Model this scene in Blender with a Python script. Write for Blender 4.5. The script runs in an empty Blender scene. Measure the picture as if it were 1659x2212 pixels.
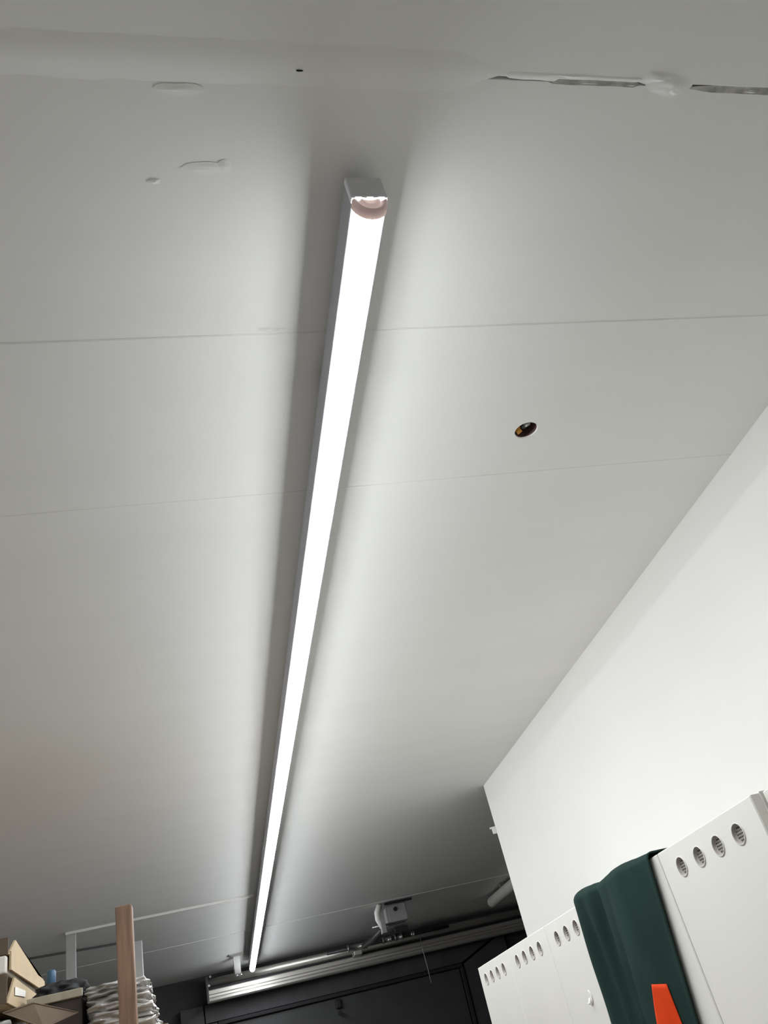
import bpy, bmesh, math, random
from mathutils import Vector, Matrix, noise

random.seed(7)
scene = bpy.context.scene
COL = scene.collection

# ------------------------------------------------------------------ camera
CZ = 1.54
yaw, pitch, roll = math.radians(-17.479), math.radians(33.762), math.radians(-15.323)
fwd = Vector((0, math.cos(pitch), math.sin(pitch)))
rgt = Vector((1, 0, 0))
up = rgt.cross(fwd)
Rz = Matrix.Rotation(yaw, 3, 'Z')
fwd, rgt, up = Rz @ fwd, Rz @ rgt, Rz @ up
r2 = math.cos(roll) * rgt + math.sin(roll) * up
u2 = -math.sin(roll) * rgt + math.cos(roll) * up
cam_d = bpy.data.cameras.new('camera')
cam = bpy.data.objects.new('camera', cam_d)
COL.objects.link(cam)
M = Matrix((r2, u2, -fwd)).transposed().to_4x4()
M.translation = Vector((0, 0, CZ))
cam.matrix_world = M
cam_d.sensor_fit = 'VERTICAL'
cam_d.sensor_height = 24.0
cam_d.lens = 24.0 * 1785.5 / 2212.0
cam_d.clip_start = 0.01
scene.camera = cam

# ------------------------------------------------------------------ world, exposure
world = bpy.data.worlds.new('world')
scene.world = world
world.use_nodes = True
world.node_tree.nodes['Background'].inputs[0].default_value = (0.02, 0.02, 0.022, 1)
world.node_tree.nodes['Background'].inputs[1].default_value = 0.3
LAMP_STRENGTH = 88.0
scene.view_settings.view_transform = 'Standard'
scene.view_settings.look = 'None'
scene.view_settings.exposure = 0.0
scene.view_settings.gamma = 1.0
scene.view_settings.use_curve_mapping = False
try:
    scene.cycles.use_denoising = True
    scene.cycles.use_light_tree = False
    scene.cycles.max_bounces = 6
    scene.cycles.diffuse_bounces = 5
    scene.cycles.glossy_bounces = 3
    scene.cycles.caustics_reflective = False
    scene.cycles.caustics_refractive = False
except Exception:
    pass

# ------------------------------------------------------------------ materials
MATS = {}


def mat(name, col, rough=0.6, metal=0.0, var=0.0, vscale=8.0, vstretch=(1, 1, 1), bump=0.0,
        bscale=60.0, bstretch=(1, 1, 1), spec=0.4, transl=0.0, bdist=0.002):
    m = bpy.data.materials.new(name)
    m.use_nodes = True
    nt = m.node_tree
    b = nt.nodes['Principled BSDF']
    b.inputs['Roughness'].default_value = rough
    b.inputs['Metallic'].default_value = metal
    b.inputs['Specular IOR Level'].default_value = spec
    b.inputs['Base Color'].default_value = (*col, 1)
    geo = nt.nodes.new('ShaderNodeNewGeometry')

    def noise_at(scale, stretch, detail=2):
        mp = nt.nodes.new('ShaderNodeMapping')
        mp.inputs['Scale'].default_value = stretch
        nt.links.new(geo.outputs['Position'], mp.inputs['Vector'])
        n = nt.nodes.new('ShaderNodeTexNoise')
        n.inputs['Scale'].default_value = scale
        n.inputs['Detail'].default_value = detail
        nt.links.new(mp.outputs['Vector'], n.inputs['Vector'])
        return n
    if var > 0:
        n = noise_at(vscale, vstretch)
        rp = nt.nodes.new('ShaderNodeValToRGB')
        rp.color_ramp.elements[0].position = 0.3
        rp.color_ramp.elements[1].position = 0.7
        rp.color_ramp.elements[0].color = (*[c * (1 - var) for c in col], 1)
        rp.color_ramp.elements[1].color = (*[min(1, c * (1 + var)) for c in col], 1)
        nt.links.new(n.outputs['Fac'], rp.inputs['Fac'])
        nt.links.new(rp.outputs['Color'], b.inputs['Base Color'])
    if bump > 0:
        n = noise_at(bscale, bstretch, 3)
        bp = nt.nodes.new('ShaderNodeBump')
        bp.inputs['Strength'].default_value = bump
        bp.inputs['Distance'].default_value = bdist
        nt.links.new(n.outputs['Fac'], bp.inputs['Height'])
        nt.links.new(bp.outputs['Normal'], b.inputs['Normal'])
    if transl > 0:
        tr = nt.nodes.new('ShaderNodeBsdfTranslucent')
        tr.inputs['Color'].default_value = (*col, 1)
        mx = nt.nodes.new('ShaderNodeMixShader')
        mx.inputs[0].default_value = transl
        nt.links.new(b.outputs[0], mx.inputs[1])
        nt.links.new(tr.outputs[0], mx.inputs[2])
        nt.links.new(mx.outputs[0], nt.nodes['Material Output'].inputs['Surface'])
    MATS[name] = m
    return m


def emit(name, col, strength):
    m = bpy.data.materials.new(name)
    m.use_nodes = True
    nt = m.node_tree
    nt.nodes.clear()
    e = nt.nodes.new('ShaderNodeEmission')
    e.inputs['Color'].default_value = (*col, 1)
    e.inputs['Strength'].default_value = strength
    o = nt.nodes.new('ShaderNodeOutputMaterial')
    nt.links.new(e.outputs[0], o.inputs['Surface'])
    MATS[name] = m
    return m


emit('lamp_leak', (1.0, 0.97, 0.95), 1.6)
emit('lamp_light', (0.93, 0.965, 1.0), LAMP_STRENGTH)
# the opal diffuser is brightest straight below its downward-facing LEDs and dimmer along its flanks
_nt = MATS['lamp_light'].node_tree
_g = _nt.nodes.new('ShaderNodeNewGeometry')
_sx = _nt.nodes.new('ShaderNodeSeparateXYZ')
_mr = _nt.nodes.new('ShaderNodeMapRange')
_mr.inputs['From Min'].default_value = 0.0
_mr.inputs['From Max'].default_value = 1.0
_mr.inputs['To Min'].default_value = LAMP_STRENGTH * 0.13
_mr.inputs['To Max'].default_value = LAMP_STRENGTH
_ab = _nt.nodes.new('ShaderNodeMath')
_ab.operation = 'ABSOLUTE'
_nt.links.new(_g.outputs['True Normal'], _sx.inputs[0])
_nt.links.new(_sx.outputs['Z'], _ab.inputs[0])
_nt.links.new(_ab.outputs[0], _mr.inputs['Value'])
_nt.links.new(_mr.outputs[0], [n for n in _nt.nodes if n.type == 'EMISSION'][0].inputs['Strength'])

mat('ceiling_paint', (0.80, 0.795, 0.775), 0.75, var=0.012, vscale=3, vstretch=(0.5, 2.2, 1), bump=0.10, bscale=26,
    bstretch=(0.25, 3.0, 1), spec=0.25)
mat('filler', (0.66, 0.65, 0.61), 0.8, var=0.05, vscale=30, bump=0.5, bscale=80, spec=0.2)
mat('crack_dirt', (0.40, 0.39, 0.36), 0.9, var=0.28, vscale=60, bump=0.6, bscale=120)
mat('wall_white', (0.80, 0.79, 0.76), 0.7, var=0.012, vscale=2.5, bump=0.06, bscale=50, spec=0.25)
mat('wall_dark', (0.055, 0.052, 0.052), 0.8, var=0.15, vscale=4)
mat('wall_grey', (0.62, 0.60, 0.56), 0.8, var=0.08, vscale=2)
mat('wall_brown', (0.26, 0.24, 0.21), 0.8)
mat('floor_darkened', (0.10, 0.098, 0.095), 0.8)
mat('floor_concrete', (0.57, 0.555, 0.52), 0.6, var=0.1, vscale=3)
mat('locker_cream', (0.75, 0.735, 0.68), 0.42, var=0.015, vscale=4, spec=0.4)
mat('locker_inside', (0.45, 0.43, 0.39), 0.6)
mat('vent_grey', (0.36, 0.33, 0.29), 0.5, var=0.1, vscale=60)
mat('vent_hole', (0.035, 0.034, 0.033), 0.8)
mat('lamp_housing', (0.42, 0.42, 0.45), 0.35, metal=0.2, var=0.03, vscale=20)
mat('lamp_cap', (0.78, 0.78, 0.81), 0.4, var=0.03, vscale=40)
mat('lamp_end_lens', (0.16, 0.115, 0.10), 0.35, var=0.08, vscale=80, transl=0.12)
mat('aluminium', (0.55, 0.53, 0.49), 0.46, metal=0.85, var=0.08, vscale=6, vstretch=(0.3, 1, 14), bump=0.1, bscale=20,
    bstretch=(0.2, 1, 10))
mat('steel', (0.55, 0.55, 0.54), 0.28, metal=0.9, var=0.1, vscale=30)
mat('dark_steel', (0.05, 0.05, 0.052), 0.45, metal=0.4, var=0.2, vscale=20)
mat('black_rubber', (0.012, 0.012, 0.014), 0.7, var=0.2, vscale=20)
mat('door_dark', (0.036, 0.036, 0.036), 0.55, var=0.12, vscale=5, bump=0.1, bscale=80)
mat('frame_dark', (0.045, 0.043, 0.046), 0.6, var=0.15, vscale=6)
mat('white_plastic', (0.74, 0.73, 0.70), 0.4, var=0.03, vscale=20)
mat('grey_plastic', (0.30, 0.30, 0.29), 0.5, var=0.06, vscale=20)
mat('trunk_grey', (0.40, 0.395, 0.39), 0.5, var=0.03, vscale=20)
mat('tube_white', (0.62, 0.61, 0.58), 0.35, var=0.03, vscale=10)
mat('wood_brown', (0.195, 0.115, 0.072), 0.6, var=0.28, vscale=14, vstretch=(6, 6, 0.5), bump=0.3, bscale=30,
    bstretch=(6, 6, 0.4))
mat('shelf_board', (0.33, 0.24, 0.15), 0.7, var=0.2, vscale=10, vstretch=(0.5, 4, 1))
mat('cardboard', (0.52, 0.40, 0.25), 0.75, var=0.06, vscale=12, bump=0.15, bscale=80, bstretch=(1, 1, 8))
mat('cardboard_shaded', (0.12, 0.085, 0.055), 0.8, var=0.1, vscale=12, bump=0.15, bscale=80)  # shade on the flap and box fronts, put into a darker cardboard colour
mat('paper_label', (0.78, 0.75, 0.68), 0.6, var=0.03, vscale=30)
mat('film', (0.36, 0.345, 0.32), 0.18, var=0.25, vscale=16, vstretch=(1, 1, 3), bump=0.9, bscale=22, bstretch=(1, 1, 2.5),
    spec=0.9, bdist=0.012)
mat('dark_brown', (0.075, 0.06, 0.052), 0.6, var=0.2, vscale=14, bump=0.2, bscale=40)
mat('dark_cloth', (0.035, 0.035, 0.037), 0.85, var=0.2, vscale=30, bump=0.5, bscale=60)
mat('cable_dark', (0.09, 0.085, 0.085), 0.6)
mat('tan_strip', (0.40, 0.36, 0.28), 0.7, var=0.1, vscale=30)
mat('blue', (0.045, 0.11, 0.19), 0.45, var=0.1, vscale=30)
mat('pale_blue', (0.28, 0.36, 0.45), 0.45, var=0.05, vscale=30)
mat('bag_grey', (0.42, 0.42, 0.39), 0.35, var=0.2, vscale=18, bump=0.6, bscale=25, bdist=0.008)
mat('green_cloth', (0.022, 0.041, 0.036), 0.85, var=0.12, vscale=14, vstretch=(1, 1, 0.4), bump=0.35, bscale=420, spec=0.03,
    bdist=0.0008)
mat('orange_cloth', (0.66, 0.055, 0.012), 0.7, var=0.07, vscale=25, bump=0.2, bscale=300, bdist=0.0006, spec=0.08)
mat('cable_orange', (0.85, 0.42, 0.08), 0.45, var=0.1, vscale=80)
mat('cable_grey', (0.30, 0.31, 0.31), 0.4)
mat('hole_brown', (0.11, 0.062, 0.055), 0.85, var=0.3, vscale=80)

# ------------------------------------------------------------------ builders
WLOC = {}


def link(o, wloc, parent=None):
    COL.objects.link(o)
    wloc = Vector(wloc)
    if parent is not None:
        o.parent = parent
        o.location = wloc - WLOC[parent.name]
    else:
        o.location = wloc
    WLOC[o.name] = wloc
    return o


def tag(o, label=None, cat=None, group=None, kind=None):
    if label:
        o['label'] = label
    if cat:
        o['category'] = cat
    if group:
        o['group'] = group
    if kind:
        o['kind'] = kind
    return o


def thing(name, loc, label, cat, group=None):
    o = bpy.data.objects.new(name, None)
    o.empty_display_size = 0.05
    link(o, loc)
    return tag(o, label, cat, group)


def finish(name, bm, m, parent=None, smooth=False, origin=None):
    """bm holds world coordinates; origin becomes the base centre."""
    bmesh.ops.recalc_face_normals(bm, faces=bm.faces[:])
    xs = [v.co for v in bm.verts]
    if origin is None:
        lo = Vector((min(c.x for c in xs), min(c.y for c in xs), min(c.z for c in xs)))
        hi = Vector((max(c.x for c in xs), max(c.y for c in xs), max(c.z for c in xs)))
        origin = Vector(((lo.x + hi.x) / 2, (lo.y + hi.y) / 2, lo.z))
    origin = Vector(origin)
    bmesh.ops.translate(bm, verts=bm.verts[:], vec=-origin)
    me = bpy.data.meshes.new(name)
    bm.to_mesh(me)
    bm.free()
    for k in (m if isinstance(m, (list, tuple)) else [m]):
        me.materials.append(MATS[k])
    if smooth:
        for p in me.polygons:
            p.use_smooth = True
    o = bpy.data.objects.new(name, me)
    link(o, origin, parent)
    return o


def add_box(bm, x0, x1, y0, y1, z0, z1, bevel=0.0, mi=0, seg=2):
    r = bmesh.ops.create_cube(bm, size=1.0)
    vs = r['verts']
    for v in vs:
        v.co = Vector((x0 + (v.co.x + .5) * (x1 - x0), y0 + (v.co.y + .5) * (y1 - y0), z0 + (v.co.z + .5) * (z1 - z0)))
    fs = {f for v in vs for f in v.link_faces}
    for f in fs:
        f.material_index = mi
    if bevel > 0:
        es = {e for v in vs for e in v.link_edges}
        bmesh.ops.bevel(bm, geom=list(es), offset=bevel, segments=seg, affect='EDGES', profile=0.5)


def box(name, x0, x1, y0, y1, z0, z1, m, parent=None, bevel=0.0, smooth=False):
    bm = bmesh.new()
    add_box(bm, x0, x1, y0, y1, z0, z1, bevel)
    return finish(name, bm, m, parent, smooth)


def add_tube(bm, pts, r, n=12, cap=True, mi=0):
    pts = [Vector(p) for p in pts]
    rs = r if isinstance(r, (list, tuple)) else [r] * len(pts)
    rings = []
    d0 = (pts[1] - pts[0]).normalized()
    ref = Vector((0, 0, 1)) if abs(d0.z) < .9 else Vector((1, 0, 0))
    a = d0.cross(ref).normalized()
    for i, p in enumerate(pts):
        d = (pts[min(i + 1, len(pts) - 1)] - pts[max(i - 1, 0)]).normalized()
        a = (a - d * a.dot(d)).normalized()
        b = d.cross(a)
        rings.append([bm.verts.new(p + rs[i] * (math.cos(t) * a + math.sin(t) * b))
                      for t in [2 * math.pi * k / n for k in range(n)]])
    for i in range(len(rings) - 1):
        for k in range(n):
            f = bm.faces.new((rings[i][k], rings[i][(k + 1) % n], rings[i + 1][(k + 1) % n], rings[i + 1][k]))
            f.material_index = mi
            f.smooth = True
    if cap:
        bm.faces.new(rings[0]).material_index = mi
        bm.faces.new(rings[-1][::-1]).material_index = mi


def tube(name, pts, r, m, parent=None, n=12):
    bm = bmesh.new()
    add_tube(bm, pts, r, n)
    return finish(name, bm, m, parent)


def add_plate(bm, quad, t):
    """thin slab from four points, thickness t along the normal."""
    q = [Vector(p) for p in quad]
    nrm = (q[1] - q[0]).cross(q[3] - q[0]).normalized()
    lo = [bm.verts.new(p - nrm * t / 2) for p in q]
    hi = [bm.verts.new(p + nrm * t / 2) for p in q]
    bm.faces.new(lo[::-1])
    bm.faces.new(hi)
    for i in range(4):
        j = (i + 1) % 4
        bm.faces.new((lo[i], lo[j], hi[j], hi[i]))


def plate(name, quad, t, m, parent=None):
    bm = bmesh.new()
    add_plate(bm, quad, t)
    return finish(name, bm, m, parent)


def lump(name, c, size, m, parent=None, amp=0.15, freq=3.0, seed=0, sub=4, square=0.0):
    """irregular rounded lump; square > 0 pushes it towards a box."""
    bm = bmesh.new()
    bmesh.ops.create_icosphere(bm, subdivisions=sub, radius=1.0)
    for v in bm.verts:
        d = v.co.normalized()
        if square > 0:
            k = max(abs(d.x), abs(d.y), abs(d.z))
            d = d.lerp(d / k, square)
        w = 1 + amp * noise.noise(d * freq + Vector((seed * 7.1, seed * 3.3, seed)))
        v.co = Vector((c[0] + d.x * w * size[0], c[1] + d.y * w * size[1], c[2] + d.z * w * size[2]))
    return finish(name, bm, m, parent, smooth=True)


CEIL = 2.64

# ------------------------------------------------------------------ the setting
s = box('floor', -3.0, 3.75, 4.6, 8.45, -0.1, 0.0, 'floor_darkened')  # unseen floor part, made dark to keep bounce off the far ceiling
tag(s, 'unseen floor in front of the garage door, darkened to cut bounce light', kind='structure')
s = box('floor', -3.0, 3.75, -2.0, 4.6, -0.1, 0.0, 'floor_concrete')
tag(s, 'grey concrete floor', kind='structure')

XR = 1.40
s = box('wall_right', XR, XR + 0.14, -2.0, 4.05, 0.0, CEIL, 'wall_white')
tag(s, 'white painted partition wall ending behind the lockers', kind='structure')
s = box('wall_left', -3.12, -3.0, -2.0, 8.45, 0.0, CEIL, 'wall_brown')
tag(s, 'grey side wall out of view', kind='structure')
s = box('wall_back', -3.0, 3.75, -2.12, -2.0, 0.0, CEIL, 'wall_brown')
tag(s, 'grey wall behind the viewer', kind='structure')
s = box('wall_alcove', 3.6, 3.75, -2.0, 8.45, 0.0, CEIL, 'wall_dark')
tag(s, 'dark side wall past the partition', kind='structure')
s = box('wall_far', -3.0, 3.6, 8.30, 8.45, 0.0, CEIL, 'wall_dark')
tag(s, 'dark far wall around the garage door', kind='structure')

# ceiling: a slab with panels below it, joints between them
s = box('ceiling', -3.12, 3.75, -2.12, 8.45, CEIL + 0.10, CEIL + 0.2, 'ceiling_paint')
tag(s, 'white painted panel ceiling with cross joints', kind='structure')
ceiling = s

HX, HY, HR = 0.782, 1.306, 0.0265


def ceiling_panel(y0, y1, z, ch, hole=None, x0=-3.0, x1=3.6):
    bm = bmesh.new()
    top = CEIL + 0.10
    zc = z + ch
    ring_b = [Vector((x0, y0 + ch, z)), Vector((x1, y0 + ch, z)), Vector((x1, y1 - ch, z)), Vector((x0, y1 - ch, z))]
    ring_m = [Vector((x0, y0, zc)), Vector((x1, y0, zc)), Vector((x1, y1, zc)), Vector((x0, y1, zc))]
    ring_t = [Vector((p.x, p.y, top)) for p in ring_m]
    B = [bm.verts.new(p) for p in ring_b]
    Mv = [bm.verts.new(p) for p in ring_m]
    T = [bm.verts.new(p) for p in ring_t]
    for i in range(4):
        j = (i + 1) % 4
        bm.faces.new((B[i], B[j], Mv[j], Mv[i]))
        bm.faces.new((Mv[i], Mv[j], T[j], T[i]))
    bm.faces.new(T)
    if hole:
        hx, hy, hr = hole
        n = 40
        H0 = [bm.verts.new((hx + hr * math.cos(2 * math.pi * k / n), hy + hr * math.sin(2 * math.pi * k / n), z)) for k in range(n)]
        H1 = [bm.verts.new((hx + .97 * hr * math.cos(2 * math.pi * k / n), hy + .97 * hr * math.sin(2 * math.pi * k / n), z + 0.003)) for k in range(n)]
        H2 = [bm.verts.new((hx + .97 * hr * math.cos(2 * math.pi * k / n), hy + .97 * hr * math.sin(2 * math.pi * k / n), z + 0.07)) for k in range(n)]
        for k in range(n):
            j = (k + 1) % n
            bm.faces.new((H0[k], H0[j], H1[j], H1[k]))
            f = bm.faces.new((H1[k], H1[j], H2[j], H2[k]))
            f.material_index = 1
        f = bm.faces.new(H2)
        f.material_index = 1
        # bottom face as four sectors between the circle and the border
        ang = lambda v: math.atan2(v.co.y - hy, v.co.x - hx) % (2 * math.pi)
        order = sorted(range(4), key=lambda i: ang(B[i]))
        near = {i: min(range(n), key=lambda k: (H0[k].co - B[i].co).length) for i in range(4)}
        for q in range(4):
            i, j = order[q], order[(q + 1) % 4]
            k, path = near[i], [H0[near[i]]]
            while k != near[j]:
                k = (k + 1) % n
                path.append(H0[k])
            bm.faces.new([B[i], B[j]] + path[::-1])
    else:
        bm.faces.new(B)
    return finish('ceiling_panel', bm, ['ceiling_paint', 'hole_brown'], ceiling, origin=((x0 + x1) / 2, (y0 + y1) / 2, z))


JOINTS = [(-2.0, .0), (0.075, .0004), (0.537, .0022), (0.995, .0007), (1.457, .0004), (6.6, .0030), (8.30, 0)]
for i in range(len(JOINTS) - 1):
    (ya, ga), (yb, gb) = JOINTS[i], JOINTS[i + 1]
    z = CEIL + {2: 0.0008, 5: -0.002}.get(i, 0.0)
    ceiling_panel(ya + ga, yb - gb, z, 0.0008 if i < 4 else 0.002, (HX, HY, HR) if i == 3 else None)

# plastered joint across the nearest part of the ceiling
def joint_strip(name, x0, x1, y, hw, z, m, seed, n=60, amp=0.0012):
    """thin uneven ribbon of filler lying in / over a joint."""
    bm = bmesh.new()
    prof = [-1, -.6, -.2, .2, .6, 1]
    rows = []
    for i in range(n + 1):
        x = x0 + (x1 - x0) * i / n
        e = min(1, min(i, n - i) / 4 + 0.05)
        row = []
        for t in prof:
            w = noise.noise(Vector((x * 30, t * 2, seed)))
            h = (1 - t * t) ** 2 * e
            row.append(bm.verts.new((x, y + (t + .25 * w) * hw * e, CEIL + 0.0006 - h * (z + amp * w))))
        rows.append(row)
    for i in range(n):
        for k in range(len(prof) - 1):
            bm.faces.new((rows[i][k], rows[i][k + 1], rows[i + 1][k + 1], rows[i + 1][k]))
    return finish(name, bm, m, ceiling, smooth=True)


joint_strip('joint_filler', -2.9, 0.515, 0.528, 0.032, 0.0026, 'ceiling_paint', 1.0, n=160, amp=.0007)
joint_strip('joint_filler', -2.95, 3.55, 0.995, 0.0014, -0.0002, 'ceiling_paint', 6.0, n=120, amp=.0002)
joint_strip('joint_filler', -2.95, 3.55, 1.457, 0.0012, -0.0002, 'ceiling_paint', 8.0, n=120, amp=.0002)
joint_strip('joint_filler', 0.505, 0.60, 0.531, 0.0070, 0.0014, 'ceiling_paint', 2.0, n=30)
joint_strip('joint_crack', 0.575, 0.728, 0.5385, 0.0042, -0.0002, 'crack_dirt', 3.0, n=50)
joint_strip('joint_filler', 0.55, 0.735, 0.5305, 0.0045, 0.0013, 'ceiling_paint', 4.0, n=50)
joint_strip('joint_crack', 0.798, 3.5, 0.5400, 0.0056, -0.0002, 'crack_dirt', 5.0, n=200)
def plaster_lump(cx, cy, sx, sy, sz, seed):
    """low uneven swelling of plaster that runs out softly into the ceiling."""
    bm = bmesh.new()
    n, R = 28, 8
    c = None
    prev = None
    for q in range(R + 1):
        t = q / R
        ring = []
        for k in range(n if q else 1):
            a = 2 * math.pi * k / n
            w = 1 + .35 * noise.noise(Vector((math.cos(a) * 1.3, math.sin(a) * 1.3, seed * 3.7)))
            h = (1 - t * t) ** 2 * (1 + .6 * noise.noise(Vector((math.cos(a) * t * 2.5, math.sin(a) * t * 2.5, seed * 1.9))))
            ring.append(bm.verts.new((cx + 1.5 * sx * w * t * math.cos(a), cy + 1.5 * sy * w * t * math.sin(a), CEIL + .0002 - sz * 2.6 * h)))
        if q == 1:
            for k in range(n):
                bm.faces.new((prev[0], ring[k], ring[(k + 1) % n]))
        elif q > 1:
            for k in range(n):
                bm.faces.new((prev[k], ring[k], ring[(k + 1) % n], prev[(k + 1) % n]))
        prev = ring
    return finish('plaster_lump', bm, 'ceiling_paint', ceiling, smooth=True)


for i, (cx, cy, sx, sy, sz) in enumerate([(0.772, 0.536, .026, .014, .0011), (0.752, 0.527, .022, .008, .0012),
                                          (0.787, 0.541, .010, .011, .0013),
                                          (-0.119, 0.521, .020, .013, .0006), (0.061, 0.570, .022, .006, .0004),
                                          (0.091, 0.681, .026, .006, .0004), (0.021, 0.702, .006, .003, .0005),
                                          (0.120, 0.678, .007, .008, .0004), (0.215, 0.988, .010, .003, .0007),
                                          (0.188, 0.985, .008, .003, .0007)]):
    plaster_lump(cx, cy, sx, sy, sz, i + 1)
lump('dirt_speck', (0.218, 0.538, CEIL - .0012), (.0055, .0014, .0018), 'black_rubber', ceiling, amp=.4, seed=4, sub=2)

# baseline clutter of the setting: dark garage door and its frame at the far wall
DY = 8.22
door = thing('garage_door', (1.0, DY, 0.0), 'dark closed garage door below the aluminium beam', 'door')
door['kind'] = 'structure'
for i in range(5):
    z1 = 2.235 - i * 0.447
    box('door_panel', 0.02, 2.135, DY, DY + 0.045, max(0.0, z1 - 0.441), z1, 'door_dark', door, bevel=0.006)
box('door_seal', 0.0, 2.165, DY - 0.03, DY + 0.03, 2.238, 2.268, 'black_rubber', door, bevel=0.006)
box('door_seal', 2.140, 2.172, DY - 0.03, DY + 0.03, 0.0, 2.236, 'black_rubber', door, bevel=0.006)
lk = box('door_lock', 0.985, 1.04, DY - 0.035, DY, 2.150, 2.222, 'black_rubber', door, bevel=0.012)
tube('lock_knob', [(1.012, DY - 0.03, 2.115), (1.012, DY - 0.055, 2.115)], 0.018, 'black_rubber', lk)
fr = thing('door_frame', (1.3, DY, 0.0), 'dark mitred frame boards around the garage door', 'frame')
fr['kind'] = 'structure'


def prism(name, pts, y0, y1, m, parent):
    bm = bmesh.new()
    a = [bm.verts.new((x, y0, z)) for x, z in pts]
    b = [bm.verts.new((x, y1, z)) for x, z in pts]
    bm.faces.new(a)
    bm.faces.new(b[::-1])
    n = len(pts)
    for i in range(n):
        j = (i + 1) % n
        bm.faces.new((a[i], a[j], b[j], b[i]))
    bmesh.ops.bevel(bm, geom=[e for e in bm.edges], offset=0.003, segments=1, affect='EDGES')
    return finish(name, bm, m, parent)


prism('frame_board', [(-0.10, 2.272), (2.172, 2.272), (2.50, 2.41), (-0.10, 2.41)], DY - 0.012, DY + 0.07, 'frame_dark', fr)
prism('frame_board', [(2.185, 0.0), (2.62, 0.0), (2.62, 2.44), (2.56, 2.415), (2.185, 2.258)], DY - 0.012, DY + 0.07, 'frame_dark', fr)
prism('frame_board', [(-0.30, 0.0), (-0.004, 0.0), (-0.004, 2.266), (-0.11, 2.266), (-0.11, 2.41), (-0.30, 2.41)], DY - 0.012, DY + 0.07, 'frame_dark', fr)

# ------------------------------------------------------------------ the long ceiling lamp
def batten(LX, LY0, LY1, label, L, clips):
    lamp = thing('batten_lamp', (LX, (LY0 + LY1) / 2, CEIL - 0.13), label, 'lamp', 'batten lamps under the ceiling')
    HW = 0.0268
    zt, zl = CEIL - 0.024, CEIL - 0.076
    bm = bmesh.new()
    add_box(bm, LX - HW, LX + HW, LY0 + 0.012, LY1, zl, zt, bevel=0.002)
    finish('housing', bm, 'lamp_housing', lamp)
    DR = 0.0222
    bm = bmesh.new()
    n = 10
    zc = zl - 0.0005
    rows = []
    for i in range(L + 1):
        y = LY0 + 0.016 + (LY1 - LY0 - 0.02) * i / L
        rows.append([bm.verts.new((LX + DR * math.cos(math.pi + math.pi * k / n), y, zc + 1.0 * DR * math.sin(math.pi + math.pi * k / n))) for k in range(n + 1)])
    for i in range(L):
        for k in range(n):
            bm.faces.new((rows[i][k], rows[i][k + 1], rows[i + 1][k + 1], rows[i + 1][k]))
    o = finish('diffuser', bm, 'lamp_light', lamp, smooth=True)
    tag(o, 'glowing white half-round diffuser')
    bm = bmesh.new()
    add_box(bm, LX - HW - .001, LX + HW + .001, LY0, LY0 + 0.012, zl + 0.002, zt + .001, bevel=0.003)
    o = finish('end_cap', bm, 'lamp_cap', lamp)
    tag(o, 'grey square end cap')


    def half_disc(name, y0, y1, r, m, parent, rings):
        """half-round end lens with stepped concentric grooves."""
        bm = bmesh.new()
        n = 24
        prev = None
        zz = zl + 0.001
        for (q, y) in rings:
            ring = [bm.verts.new((LX + r * q * math.cos(math.pi + math.pi * k / n), y, zz + r * q * 1.12 * math.sin(math.pi + math.pi * k / n))) for k in range(n + 1)]
            if prev:
                for k in range(n):
                    bm.faces.new((prev[k], prev[k + 1], ring[k + 1], ring[k]))
            prev = ring
        c = bm.verts.new((LX, rings[-1][1], zz))
        for k in range(n):
            bm.faces.new((prev[k], prev[k + 1], c))
        return finish(name, bm, m, parent, smooth=True)


    o = half_disc('end_lens', 0, 0, 0.0262, 'lamp_end_lens', lamp,
                  [(1, LY0 + .016), (1, LY0 + .004), (.93, LY0 + .002), (.78, LY0 + .002), (.72, LY0 + .005), (.6, LY0 + .005), (.52, LY0 + .001), (.3, LY0 + .003), (.1, LY0 + .003)])
    tag(o, 'pinkish half-round end lens')
    for dx in (-0.017, 0.0, 0.017):
        bm = bmesh.new()
        add_box(bm, LX + dx - .0052, LX + dx + .0052, LY0 - .0012, LY0 + .004, zl - 0.0008, zl + .0022, bevel=.001)
        o = finish('light_slot', bm, 'lamp_leak', lamp)
    for y in clips:
        box('mounting_clip', LX - .012, LX + .012, y - .02, y + .02, zt - .002, CEIL, 'steel', lamp)


batten(0.318, 0.677, 7.93, 'long lit white batten lamp running along the ceiling', 20, (1.1, 2.6, 4.1, 5.6, 7.1))
batten(-2.1, 0.1, 2.9, 'assumed second lit batten lamp, unseen outside the left picture edge', 8, (0.5, 2.5))  # unseen lamp, assumed and added for the even light on the lockers

# ------------------------------------------------------------------ lockers
FX = 0.90
PITCH = 0.384
Y0 = 1.295
LTOP = 1.80


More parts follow.
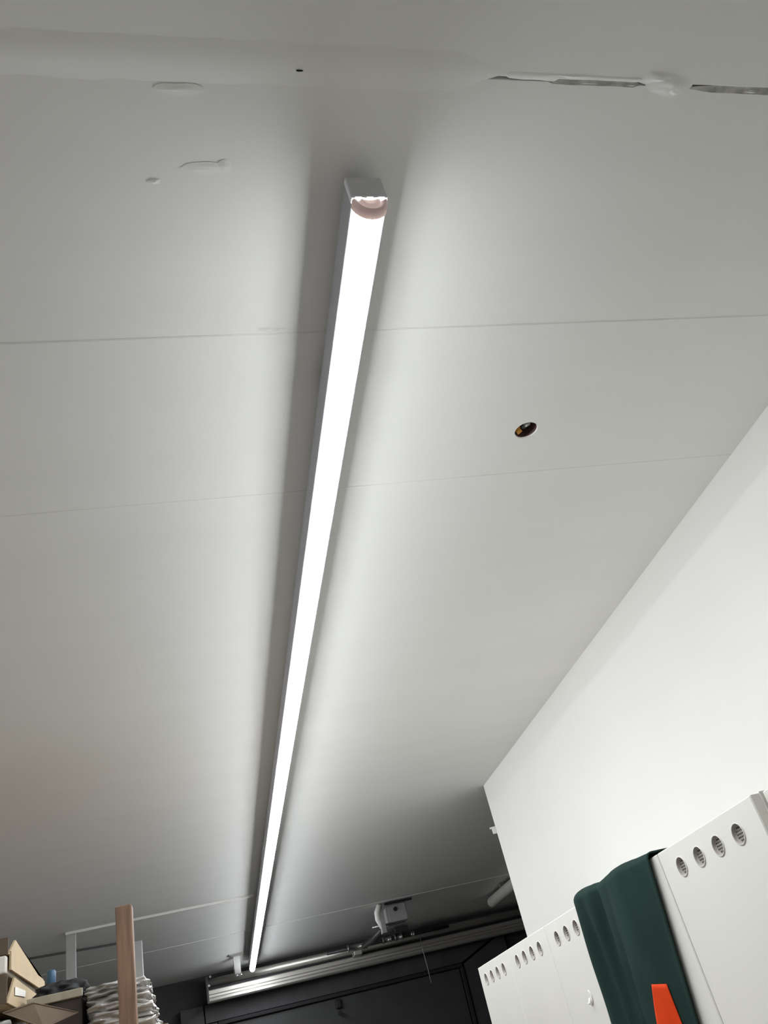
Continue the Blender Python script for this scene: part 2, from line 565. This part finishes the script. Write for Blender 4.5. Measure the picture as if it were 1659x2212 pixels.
def door_mesh(w, h, t):
    """door slab around origin: front at x=0 facing -x, y centred, z from 0; four round holes near the top."""
    bm = bmesh.new()
    hs = [(-.1125, h - .043), (-.0375, h - .043), (.0375, h - .043), (.1125, h - .043)]
    r = 0.0165
    n = 24
    zb = h - .043 - .024
    e = 0.002
    # front: strip cells around holes
    ys = [-w / 2 + e, -.075, 0, .075, w / 2 - e]
    ztop = h - e

    def V(y, z, x=0.0):
        return bm.verts.new((x, y, z))
    # lower part
    low = [V(y, zb) for y in ys]
    topv = [V(y, ztop) for y in ys]
    b0, b1 = V(ys[0], e), V(ys[-1], e)
    bm.faces.new([b0, b1] + low[::-1])
    for c in range(4):
        cy, cz = hs[c]
        ring = [V(cy + r * math.cos(2 * math.pi * k / n), cz + r * math.sin(2 * math.pi * k / n)) for k in range(n)]
        ring2 = [V(v.co.y, v.co.z, 0.006) for v in ring]
        for k in range(n):
            j = (k + 1) % n
            bm.faces.new((ring[k], ring[j], ring2[j], ring2[k]))
        cor = [topv[c + 1], topv[c], low[c], low[c + 1]]           # angles 45,135,225,315
        idx = [n // 8, 3 * n // 8, 5 * n // 8, 7 * n // 8]
        for q in range(4):
            k, path = idx[q], [ring[idx[q]]]
            while k != idx[(q + 1) % 4]:
                k = (k + 1) % n
                path.append(ring[k])
            bm.faces.new([cor[q], cor[(q + 1) % 4]] + path[::-1])
    # rounded border and sides
    A = [b0, b1, topv[-1], topv[0]]
    O = [V(-w / 2, 0, e), V(w / 2, 0, e), V(w / 2, h, e), V(-w / 2, h, e)]
    K = [V(-w / 2, 0, t), V(w / 2, 0, t), V(w / 2, h, t), V(-w / 2, h, t)]
    fa = [[b0, b1], [b1, low[-1], topv[-1]], topv[::-1], [topv[0], low[0], b0]]
    for q in range(4):
        j = (q + 1) % 4
        bm.faces.new(fa[q][::1] + [O[j], O[q]])
        bm.faces.new((O[q], O[j], K[j], K[q]))
    bm.faces.new(K)
    bmesh.ops.recalc_face_normals(bm, faces=bm.faces[:])
    me = bpy.data.meshes.new('door')
    bm.to_mesh(me)
    bm.free()
    me.materials.append(MATS['locker_cream'])
    return me, hs


def vent_mesh():
    """round cup with a perforated floor; front at x=0."""
    bm = bmesh.new()
    n = 24
    prof = [(0.0182, -0.0002), (0.0185, -0.0016), (0.0172, -0.0018), (0.0160, 0.0005), (0.0150, 0.0050), (0.0, 0.0062)]
    prev = None
    for i, (r, x) in enumerate(prof[:-1]):
        ring = [bm.verts.new((x, r * math.cos(2 * math.pi * k / n), r * math.sin(2 * math.pi * k / n))) for k in range(n)]
        if prev:
            for k in range(n):
                j = (k + 1) % n
                f = bm.faces.new((prev[k], prev[j], ring[j], ring[k]))
                f.material_index = 0 if i < 3 else 1
                f.smooth = True
        prev = ring
    f = bm.faces.new(prev)
    f.material_index = 1
    for a in range(-2, 3):
        for b in range(-2, 3):
            y, z = a * .0052, b * .0052
            if math.hypot(y, z) > .0132:
                continue
            m = 6
            vs = [bm.verts.new((0.0044, y + .0017 * math.cos(2 * math.pi * k / m), z + .0017 * math.sin(2 * math.pi * k / m))) for k in range(m)]
            vb = [bm.verts.new((0.0056, v.co.y, v.co.z)) for v in vs]
            f = bm.faces.new(vs)
            f.material_index = 2
            for k in range(m):
                f = bm.faces.new((vs[k], vs[(k + 1) % m], vb[(k + 1) % m], vb[k]))
                f.material_index = 2
    bmesh.ops.recalc_face_normals(bm, faces=bm.faces[:])
    me = bpy.data.meshes.new('vent')
    bm.to_mesh(me)
    bm.free()
    for k in ('locker_cream', 'vent_grey', 'vent_hole'):
        me.materials.append(MATS[k])
    return me


DOOR_H = LTOP - 0.10 - 0.006
door_me, vent_at = door_mesh(PITCH - 0.005, DOOR_H, 0.018)
vent_me = vent_mesh()
bodies = None
LABELS = ['cream metal locker cut off by the right picture edge, door set back',
          'cream metal locker with four large clear round vents beside the green garment',
          'cream metal locker with the dark green garment draped over it',
          'cream metal locker left of the green garment with a small hook on its door',
          'cream metal locker next to last before the partition wall end',
          'cream metal locker at the far end of the row by the dark garage door']
for i in range(6):
    yc = Y0 + PITCH * (i - 1) + PITCH / 2
    fx = FX + (0.022 if i == 0 else 0.0)
    lk = thing('locker', ((fx + XR) / 2, yc, 0.0), LABELS[i], 'locker', 'row of cream lockers along the white wall')
    bm = bmesh.new()
    add_box(bm, fx + 0.0185, XR - 0.006, yc - PITCH / 2 + .0006, yc + PITCH / 2 - .0006, 0.10, LTOP, bevel=0.0015)
    finish('body', bm, 'locker_cream', lk)
    box('plinth', fx + 0.05, XR - 0.03, yc - PITCH / 2 + .005, yc + PITCH / 2 - .005, 0.0, 0.10, 'grey_plastic', lk)
    d = bpy.data.objects.new('door', door_me)
    link(d, (fx, yc, 0.103), lk)
    for (vy, vz) in vent_at:
        v = bpy.data.objects.new('vent', vent_me)
        link(v, (fx, yc + vy, 0.103 + vz), d)
    box('door_handle', fx - 0.012, fx, yc - PITCH / 2 + .03, yc - PITCH / 2 + .05, 0.95, 1.08, 'grey_plastic', d, bevel=0.004)
    if i == 3:
        hk = thing('stick_on_hook', (FX - .004, 2.268, 1.58), 'small cream stick-on hook on the locker door left of the garment', 'hook')
        bm = bmesh.new()
        bmesh.ops.create_cone(bm, cap_ends=True, segments=28, radius1=0.016, radius2=0.015, depth=0.002,
                              matrix=Matrix.Translation((FX - .0017, 2.272, 1.602)) @ Matrix.Rotation(math.radians(-90), 4, 'Y'))
        finish('base', bm, 'locker_cream', hk)
        tube('hook_arm', [(FX - .003, 2.268, 1.600), (FX - .006, 2.267, 1.593), (FX - .009, 2.266, 1.589), (FX - .012, 2.266, 1.591)],
             [.0035, .0032, .003, .0025], 'locker_cream', hk)

# ------------------------------------------------------------------ green garment draped over a locker
GX, GZ = 0.892, LTOP + 0.004


def g_edges(z):
    d = max(0.0, LTOP - z)
    return 1.700 + 0.17 * d, 2.122 + 0.04 * d


def g_fold(u, d):
    e = lambda c, s_: math.exp(-((u - c) / s_) ** 2)
    w = min(1.0, 0.35 + d * 9)
    f = 0.012 + 0.022 * e(0.86, 0.13) + 0.015 * e(0.34, 0.22)
    f -= 0.022 * w * e(0.66 + .06 * d, 0.040 + .02 * d)
    f -= 0.015 * min(1, d * 10) * e(0.82 - .12 * d, 0.034)
    f -= 0.007 * min(1, d * 8) * e(0.47 + .25 * d, 0.05)
    k = max(0, d - .17) * 5
    f -= 0.014 * min(1, k) * e(0.72 - .55 * d, 0.035)
    f += 0.004 * noise.noise(Vector((u * 5, d * 7, 2.2))) + 0.0025 * noise.noise(Vector((u * 13, d * 5, 7.2)))
    edge = min(1.0, u / 0.28) ** 0.75 * min(1.0, (1 - u) / 0.09) ** 0.6
    return max(0.003, f * edge)


def g_hang(u, z, off=0.0):
    yn, yf = g_edges(z)
    return Vector((GX - g_fold(u, max(0, LTOP - z)) - off, yn + (yf - yn) * u, z))


def cloth_pt(u, v):
    """u 0..1 near edge to far edge; v 0..1 from the locker roof over the front edge and down."""
    top, bend = 0.16, 0.23
    yn, yf = g_edges(GZ)
    f0 = g_fold(u, 0.0)
    if v < top:
        t = v / top
        return Vector((1.08 + (GX + 0.01 - 1.08) * t, yn + (yf - yn) * u, GZ + 0.002 + 0.35 * f0 * t))
    if v < bend:
        a = (v - top) / (bend - top) * math.pi / 2
        h = 0.002 + 0.35 * f0
        return Vector((GX + 0.01 - (0.01 + f0) * math.sin(a), yn + (yf - yn) * u, GZ + h - (h + 0.010) * (1 - math.cos(a))))
    t = (v - bend) / (1 - bend)
    return g_hang(u, GZ - 0.010 - t * 0.72)


gar = thing('work_garment', (0.88, 1.90, 1.05), 'dark green work garment with an orange patch hanging over a locker', 'garment')
bm = bmesh.new()
NU, NV = 70, 100
g = [[bm.verts.new(cloth_pt(i / NU, j / NV)) for i in range(NU + 1)] for j in range(NV + 1)]
for j in range(NV):
    for i in range(NU):
        bm.faces.new((g[j][i], g[j][i + 1], g[j + 1][i + 1], g[j + 1][i]))
o = finish('fabric', bm, 'green_cloth', gar, smooth=True)
md = o.modifiers.new('thick', 'SOLIDIFY')
md.thickness = 0.003
md.offset = 0
bm = bmesh.new()


def patch_pt(a, b):
    """a 0 near .. 1 far, b 0 top .. 1 bottom; lies on the fabric."""
    z = 1.578 + 0.007 * a - 0.25 * b
    y0 = 1.796 - 0.004 * b
    y1 = 1.838 + 0.100 * b
    y = y0 + (y1 - y0) * a
    yn, yf = g_edges(z)
    return g_hang((y - yn) / (yf - yn), z, 0.0032)


NP = 14
g = [[bm.verts.new(patch_pt(i / NP, j / 30)) for i in range(NP + 1)] for j in range(31)]
for j in range(30):
    for i in range(NP):
        bm.faces.new((g[j][i], g[j][i + 1], g[j + 1][i + 1], g[j + 1][i]))
o = finish('patch', bm, 'orange_cloth', gar, smooth=True)
tag(o, 'bright orange patch')
md = o.modifiers.new('thick', 'SOLIDIFY')
md.thickness = 0.0012

# ------------------------------------------------------------------ hole in the ceiling: cable ends
hc = thing('cable_stubs', (HX, HY, CEIL + .012), 'orange and grey cable ends inside the round ceiling hole', 'cable')
tube('orange_cable', [(HX - .012, HY - .004, CEIL + .07), (HX - .013, HY + .004, CEIL + .035), (HX - .012, HY + .012, CEIL + .012), (HX - .008, HY + .014, CEIL + .006)],
     .0062, 'cable_orange', hc, n=12)
tube('grey_cable', [(HX + .016, HY - .012, CEIL + .07), (HX + .010, HY - .010, CEIL + .03), (HX + .004, HY - .011, CEIL + .010), (HX - .004, HY - .013, CEIL + .006)],
     .0055, 'cable_grey', hc, n=12)
tube('dark_cable', [(HX - .002, HY + .002, CEIL + .07), (HX + .001, HY + .003, CEIL + .03), (HX - .004, HY - .002, CEIL + .008)],
     .005, 'dark_steel', hc, n=10)

# ------------------------------------------------------------------ partition end clip
clip = thing('wall_clip', (1.385, 4.062, 2.40), 'small pale clip on the end edge of the white partition wall', 'clip')
box('plate', 1.381, 1.41, 4.051, 4.059, 2.405, 2.440, 'white_plastic', clip, bevel=.002)
box('tab', 1.372, 1.384, 4.052, 4.062, 2.431, 2.439, 'white_plastic', clip, bevel=.002)

# ------------------------------------------------------------------ aluminium beam over the garage door
BY = 8.05
beam = thing('door_beam', (1.6, BY, 2.40), 'shiny aluminium beam above the dark garage door', 'beam')
bm = bmesh.new()
# rounded upper roll
pts = []
for k in range(13):
    a = math.pi * (0.5 + k / 12)
    pts.append((BY + 0.03 + 0.035 * math.cos(a), 2.548 + 0.033 * math.sin(a)))


def extrude_x(name, prof, x0, x1, m, parent, smooth=False):
    bm = bmesh.new()
    a = [bm.verts.new((x0, y, z)) for y, z in prof]
    b = [bm.verts.new((x1, y, z)) for y, z in prof]
    n = len(prof)
    for i in range(n):
        j = (i + 1) % n
        f = bm.faces.new((a[i], a[j], b[j], b[i]))
        f.smooth = smooth
    bm.faces.new(a)
    bm.faces.new(b[::-1])
    return finish(name, bm, m, parent)


bm.free()
extrude_x('upper_roll', pts + [(BY + .06, 2.515), (BY + .06, 2.581)], -0.05, 3.58, 'aluminium', beam, smooth=True)
extrude_x('shadow_gap', [(BY + .02, 2.496), (BY + .06, 2.496), (BY + .06, 2.514), (BY + .02, 2.514)], -0.048, 3.58, 'black_rubber', beam)
extrude_x('lower_rail', [(BY, 2.495), (BY - .006, 2.488), (BY - .006, 2.462), (BY + .004, 2.455), (BY + .004, 2.440), (BY - .012, 2.430), (BY - .016, 2.412), (BY - .006, 2.400),
                         (BY + .06, 2.400), (BY + .06, 2.495)], -0.06, 3.58, 'aluminium', beam)
box('end_plate', -0.072, -0.052, BY - .02, BY + .07, 2.395, 2.60, 'dark_steel', beam, bevel=.003)
tube('end_bolt', [(-0.045, BY - .022, 2.525), (-0.045, BY + .0, 2.525)], .010, 'steel', beam, n=8)
tube('end_bolt', [(-0.03, BY - .022, 2.59), (-0.03, BY + .03, 2.59)], .009, 'steel', beam, n=8)

# bracket that carries the beam next to the lamp's far end
br = thing('ceiling_bracket', (0.19, 7.75, 2.54), 'pale bent bracket beside the far end of the long lamp', 'bracket')
box('foot_plate', 0.130, 0.235, 7.46, 7.56, CEIL - .010, CEIL, 'steel', br, bevel=.002)
plate('arm', [(0.165, 7.55, 2.636), (0.215, 7.55, 2.636), (0.225, 7.97, 2.545), (0.175, 7.97, 2.545)], .006, 'white_plastic', br)
plate('arm_web', [(0.168, 7.56, 2.632), (0.168, 7.97, 2.545), (0.168, 7.97, 2.575), (0.168, 7.56, 2.638)], .004, 'white_plastic', br)
for dx in (0.0, .035):
    tube('bolt', [(0.185 + dx, 7.93, 2.548), (0.187 + dx, 7.92, 2.535)], .008, 'steel', br, n=8)

# opener unit hanging from the ceiling in front of the beam
op = thing('door_opener', (1.35, 6.75, 2.42), 'grey door opener box with a white arm under the ceiling', 'door opener')
box('mount_strip', 1.29, 1.50, 6.66, 6.70, CEIL - .016, CEIL - .004, 'black_rubber', op)
bm = bmesh.new()
add_box(bm, 1.300, 1.455, 6.70, 6.86, 2.500, 2.622, bevel=.012)
finish('case', bm, 'grey_plastic', op)
tube('case_knob', [(1.365, 6.702, 2.585), (1.365, 6.688, 2.585)], .015, 'black_rubber', op, n=12)
tube('white_arm', [(1.245, 6.66, 2.634), (1.222, 6.69, 2.585), (1.222, 6.70, 2.54), (1.240, 6.71, 2.49), (1.258, 6.72, 2.460)],
     [.016, .022, .022, .018, .012], 'white_plastic', op, n=12)
tube('dark_strut', [(1.246, 6.73, 2.470), (1.270, 7.30, 2.500), (1.27, 7.86, 2.535)], [.022, .022, .024], 'dark_steel', op, n=10)
tube('cross_pin', [(1.17, 6.72, 2.497), (1.31, 6.72, 2.497)], .008, 'steel', op, n=10)
box('hanger', 1.232, 1.268, 6.68, 6.74, 2.44, CEIL, 'grey_plastic', op, bevel=.003)

# torsion shaft in front of the beam with drums
sh = thing('torsion_shaft', (1.45, 7.90, 2.50), 'dark shaft with steel drums in front of the aluminium beam', 'shaft')
tube('shaft', [(0.95, 7.90, 2.545), (2.05, 7.90, 2.545)], .014, 'dark_steel', sh)
for (x0, x1, r) in ((1.13, 1.30, .030), (1.44, 1.52, .026), (1.55, 1.62, .028), (1.70, 1.73, .022)):
    tube('drum', [(x0, 7.90, 2.545), (x0 + .01, 7.90, 2.545), (x0 + .012, 7.90, 2.545), (x1 - .012, 7.90, 2.545), (x1 - .01, 7.90, 2.545), (x1, 7.90, 2.545)],
         [r, r, r * .75, r * .75, r, r], 'steel', sh, n=16)
box('bearing_block', 1.18, 1.25, 7.90, BY - .004, 2.485, 2.52, 'aluminium', sh, bevel=.004)
box('bearing_block', 1.56, 1.68, 7.86, BY + .02, 2.575, 2.62, 'dark_steel', sh, bevel=.004)
tube('pull_cord', [(1.80, 8.01, 2.52), (1.80, 8.012, 2.40), (1.81, 8.03, 2.28), (1.815, 8.04, 2.16)], .004, 'grey_plastic', sh, n=6)

# unlit tube running along the ceiling past the partition
tb = thing('ceiling_tube', (2.31, 6.2, 2.52), 'pale round tube under the ceiling past the partition wall end', 'tube')
tube('tube_body', [(2.31, 4.9, 2.572), (2.31, 7.30, 2.572), (2.31, 7.32, 2.572)], [.042, .042, .036], 'tube_white', tb, n=20)
for y in (5.3, 6.9):
    box('tube_clip', 2.28, 2.34, y - .015, y + .015, 2.60, CEIL, 'steel', tb)

# ------------------------------------------------------------------ left: white cable trunking and plank
tr = thing('cable_trunking', (-0.28, 5.45, 0.0), 'white cable trunking along the ceiling with a vertical drop', 'trunking')
box('ceiling_duct', -0.797, 0.275, 5.445, 5.463, CEIL - .014, CEIL, 'white_plastic', tr, bevel=.002)
box('drop_duct', -0.797, -0.744, 5.464, 5.49, 0.0, CEIL - .001, 'trunk_grey', tr, bevel=.002)
cb = tube('dark_cable', [(-2.0, 5.74, CEIL - .008), (-1.06, 5.936, CEIL - .008), (-0.595, 6.035, CEIL - .008), (-0.47, 6.06, CEIL - .008)], .006, 'cable_dark', n=8)
tag(cb, 'thin dark cable fixed under the ceiling behind the white trunking', 'cable')
pk = box('plank', -0.432, -0.383, 5.46, 5.50, 0.0, 2.52, 'trunk_grey', bevel=.003)
tag(pk, 'narrow pale upright plank behind the brown timber post', 'plank')

# ------------------------------------------------------------------ left: storage rack with goods
rk = thing('storage_rack', (-0.72, 2.85, 0.0), 'storage rack with a brown timber post rising above its goods', 'rack')
box('deck', -1.30, -0.12, 2.445, 3.45, 1.755, 1.78, 'shelf_board', rk)
box('deck', -1.30, -0.12, 2.445, 3.45, 0.50, 0.525, 'shelf_board', rk)
for (x, y, h) in ((-0.230, 2.40, 2.062), (-1.25, 2.40, 1.79), (-0.165, 3.452, 1.79), (-1.25, 3.452, 1.79)):
    bm = bmesh.new()
    add_box(bm, x, x + .041, y, y + .044, 0.0, h, bevel=.003)
    o = finish('post', bm, 'wood_brown', rk)
tag(rk.children[2], 'brown timber post')

# cartons
def carton(name, label, x0, x1, y0, y1, z0, z1, m, flaps):
    c = thing(name, ((x0 + x1) / 2, (y0 + y1) / 2, z0), label, 'box', 'cardboard boxes on the storage rack')
    t = .005
    bm = bmesh.new()
    add_box(bm, x0, x1, y0, y0 + t, z0, z1)
    finish('front_wall', bm, 'cardboard_shaded', c)
    bm = bmesh.new()
    add_plate(bm, [(x1, y0, z0), (x1, y1, z0 + .006), (x1, y1, z1 - .045 if m == 1 else z1), (x1, y0 + .08, z1 + .006), ], t)
    finish('side_wall', bm, 'cardboard', c)
    box('bottom', x0, x1 - t, y0 + t, y1, z0, z0 + t, 'cardboard', c)
    box('rear_wall', x0, x1 - t, y1 - t, y1, z0 + t, z1 - .05, 'cardboard', c)
    box('far_side_wall', x0, x0 + t, y0 + t, y1 - t, z0 + t, z1, 'cardboard', c)
    for q in flaps:
        plate('flap', q, t, 'cardboard', c)
    return c


bagbase = lump('plastic_bag', (-0.66, 2.76, 1.843), (0.145, 0.22, 0.054), 'bag_grey', amp=.3, freq=3.0, seed=3, sub=5, square=.5)
tag(bagbase, 'crumpled grey plastic bag under the cardboard boxes', 'bag')
c2 = carton('carton', 'lower flat cardboard box with a white label and an open flap', -1.0, -0.505, 2.50, 3.20, 1.911, 1.972, 2, [])
plate('flap', [(-0.442, 2.50, 1.899), (-0.349, 2.60, 1.868), (-0.412, 2.48, 1.836), (-0.505, 2.46, 1.885)], .005, 'cardboard_shaded', c2)
plate('label', [(-0.5005, 2.577, 1.936), (-0.5005, 2.714, 1.947), (-0.5005, 2.714, 1.962), (-0.5005, 2.577, 1.956)], .001, 'paper_label', c2)
wp = box('white_packet', -0.98, -0.508, 2.498, 2.90, 1.979, 2.020, 'paper_label', bevel=.004)
tag(wp, 'flat white packet between the two cardboard boxes', 'packet')
c1 = carton('carton', 'upper flat cardboard box with a sloping lit side at the picture edge', -1.0, -0.505, 2.50, 3.00, 2.022, 2.062, 1, [])
plate('flap', [(-0.500, 2.51, 1.986), (-0.497, 2.99, 1.990), (-0.500, 2.99, 2.020), (-0.501, 2.51, 2.030)], .005, 'cardboard', c1)

# dark crate with pale rim and things on it
cr = thing('dark_crate', (-0.38, 2.75, 1.78), 'dark brown crate with a pale rim behind the cardboard flap', 'crate')
box('body', -0.475, -0.342, 2.62, 2.95, 1.78, 1.905, 'dark_brown', cr, bevel=.004)
bm = bmesh.new()
add_box(bm, -0.478, -0.340, 2.612, 2.622, 1.905, 1.925, bevel=.002)
finish('rim', bm, 'tan_strip', cr)
cl = lump('folded_cloth', (-0.410, 2.78, 1.938), (0.068, 0.12, 0.027), 'dark_cloth', amp=.25, freq=3, seed=9, sub=4, square=.5)
tag(cl, 'dark folded cloth lying on the brown crate', 'cloth')
bl = thing('blue_can', (-0.432, 2.66, 1.95), 'small blue can standing among the rack goods by the white trunking', 'can')
tube('can_body', [(-0.432, 2.70, 1.955), (-0.432, 2.70, 1.959), (-0.432, 2.70, 1.992), (-0.432, 2.70, 1.996)], [.010, .012, .012, .010], 'blue', bl, n=16)
tube('can_base', [(-0.432, 2.70, 1.946), (-0.432, 2.70, 1.9555)], .0125, 'pale_blue', bl, n=16)

# film wrapped stack
st = thing('wrapped_stack', (-0.22, 2.72, 1.78), 'stack of packs wrapped in shiny clear film behind the brown post', 'packs')
zs = 1.78
for i, h in enumerate((.040, .036, .036, .030)):
    sx = .092 - .004 * i
    lump('pack', (-0.242 - .004 * i, 2.72, zs + h / 2), (sx, .13, h * .58), 'film', st, amp=.16, freq=2.6, seed=20 + i, sub=5, square=.75)
    zs += h * .97
